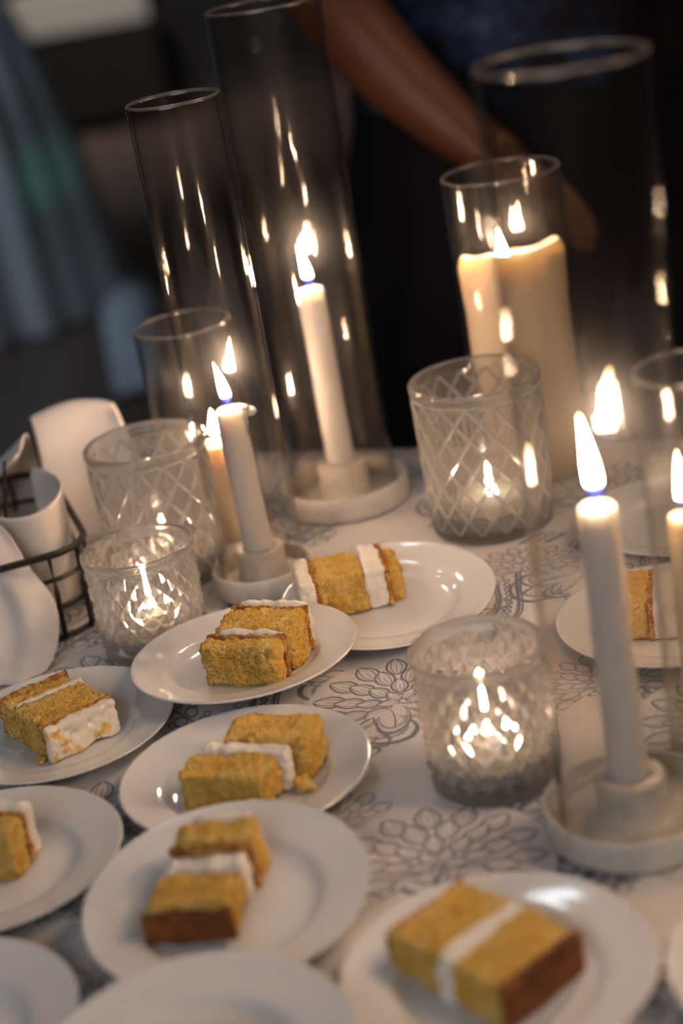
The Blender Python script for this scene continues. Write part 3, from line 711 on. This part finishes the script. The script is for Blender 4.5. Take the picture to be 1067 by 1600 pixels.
for sx in (-1, 1):
    sk.chain(pel, [(L((.29+sx*.09, 2.17, .84)), .088), (L((.29+sx*.095, 2.16, .48)), .058), (L((.29+sx*.09, 2.18, .28)), .052), (L((.29+sx*.09, 2.19, .09)), .036), (L((.29+sx*.095, 2.08, .035)), .033)])
figure(sk.n, sk.e, 'body', skin_m, P1)
def ell_lathe(rows, seg, cx, cy_, fold=0, nf=12, seed=0):
    vs, fs = [], []
    for (z, rx, ry, fm) in rows:
        for i in range(seg):
            a = 2*PI*i/seg; k = 1 + fold*fm*(math.sin(nf*a+seed) + .6*math.sin((nf*.62)*a+1+z*1.5))
            vs.append((cx+rx*k*math.cos(a), cy_+ry*k*math.sin(a), z))
    for r_ in range(len(rows)-1):
        for i in range(seg): j = (i+1) % seg; fs.append((r_*seg+i, r_*seg+j, (r_+1)*seg+j, (r_+1)*seg+i))
    return vs, fs
black_cloth = plain('black_dress_cloth', (.006, .006, .010), .8, .15, .3, 15)
kp = M('blue_print_cloth'); kf = kp.noise(16, 3, .6); kp.bsdf(kp.ramp(kf, [(.46, (.008, .009, .016)), (.60, (.02, .035, .10)), (.72, (.07, .10, .20))]), .8, .2)
sk_o = link('skirt', *ell_lathe([(.18, .31, .25, 1), (.40, .29, .22, 1), (.65, .26, .19, .8), (.85, .22, .165, .4), (.98, .195, .15, .1), (1.07, .175, .13, 0)], 96, 0, 0, .05, 13), black_cloth, P1); sk_o['label'] = 'black skirt'
tp = link('blouse', *ell_lathe([(1.00, .190, .150, .2), (1.08, .172, .135, .2), (1.20, .180, .140, .1), (1.32, .185, .138, 0), (1.42, .13, .10, 0), (1.45, .085, .075, 0)], 72, -.005, 0, .02, 9), kp.m, P1); tp['label'] = 'dark blouse with blue floral print'
for o in (sk_o, tp):
    s = o.modifiers.new('thickness', 'SOLIDIFY'); s.thickness = .003
hr = lathe([(0, .10), (.05, .09), (.085, .05), (.098, 0), (.098, -.05), (.09, -.10), (.07, -.16)], 28); link('hair', [(v[0]-.01, v[1]*1.1+.01, v[2]+1.67) for v in hr[0]], hr[1], plain('dark_hair', (.015, .010, .008), .5), P1)
# guest in the long pale gown in the room behind
P2 = empty('person', (-1.02, 5.62, 0), 0, 'blurred person in a long pale blue-grey gown standing far behind at left', 'person')
sk = Sk(); pel = sk.add((0, 0, .97), (.15, .11)); sp = sk.chain(pel, [((0, 0, 1.12), (.12, .09)), ((0, 0, 1.28), (.15, .10)), ((0, 0, 1.40), (.12, .08))])
nk = sk.chain(sp, [((0, 0, 1.49), .05), ((0, -.01, 1.54), .05)]); sk.chain(nk, [((0, -.02, 1.60), (.068, .082)), ((0, -.02, 1.68), (.072, .088)), ((0, 0, 1.73), (.05, .06))])
for sx in (-1, 1):
    q = sk.chain(sp, [((sx*.16, 0, 1.42), .05), ((sx*.20, 0, 1.28), .043), ((sx*.22, .02, 1.14), .038), ((sx*.22, -.06, 1.02), .034), ((sx*.20, -.12, .92), .026)]); hand(sk, q, (-sx*.2, -.3, -.9), (0, -.9, .3), (-sx, 0, 0))
    sk.chain(pel, [((sx*.09, 0, .86), .085), ((sx*.09, -.01, .48), .056), ((sx*.09, .02, .28), .05), ((sx*.09, .02, .09), .035), ((sx*.095, -.09, .035), .033)])
figure(sk.n, sk.e, 'body', plain('pale_skin', (.5, .32, .25), .5), P2)
gown_m = plain('pale_gown_cloth', (.52, .56, .60), .75, .3, .12, 5)
gw = link('gown', *ell_lathe([(.012, .44, .44, 1), (.15, .425, .42, 1), (.45, .395, .38, .9), (.75, .34, .32, .7), (.95, .28, .24, .5), (1.06, .20, .165, .2), (1.13, .155, .125, 0), (1.28, .17, .13, 0), (1.36, .165, .12, 0)], 128, 0, 0, .06, 17), gown_m, P2)
g = []
for i in range(9):
    t = i/8; g.append([(.42+.13*t+(.16-.04*t)*(j/6) - .06, .05-1.22*t, .012+.05*(1-t)*math.sin(j/6*PI)+.02*abs(math.sin(j*1.7+i*.6))) for j in range(7)])
nr, nc = 9, 7; link('gown_train', [p for r_ in g for p in r_], [(i*nc+j, i*nc+j+1, (i+1)*nc+j+1, (i+1)*nc+j) for i in range(nr-1) for j in range(nc-1)], gown_m, P2)
hr2 = lathe([(0, .09), (.05, .08), (.082, .04), (.092, 0), (.092, -.05), (.08, -.12)], 24); link('hair', [(v[0], v[1]*1.1+.012, v[2]+1.68) for v in hr2[0]], hr2[1], plain('brown_hair', (.05, .03, .02), .5), P2)
# sideboard against the back wall
sb = empty('sideboard', (-.80, 9.35, 0), 0, 'dark sideboard with a pale runner against the back wall', 'sideboard')
dw = plain('dark_cabinet_wood', (.018, .014, .012), .5)
link('cabinet_body', *boxm(-.42, .30, -.22, .22, .06, .70), dw, sb, smooth=False)
for i in range(3): link('door', *boxm(-.41+.238*i, -.41+.238*i+.228, -.235, -.22, .08, .50), dw, sb, smooth=False)
for sx in (-.39, .27):
    for sy in (-.19, .19): link('foot', *boxm(sx-.03, sx+.03, sy-.03, sy+.03, 0, .06), dw, sb, smooth=False)
link('runner', *merge(boxm(-.40, .28, -.245, .22, .70, .706), boxm(-.40, .28, -.251, -.241, .52, .706)), plain('pale_runner', (.6, .55, .48), .8), sb, smooth=False)
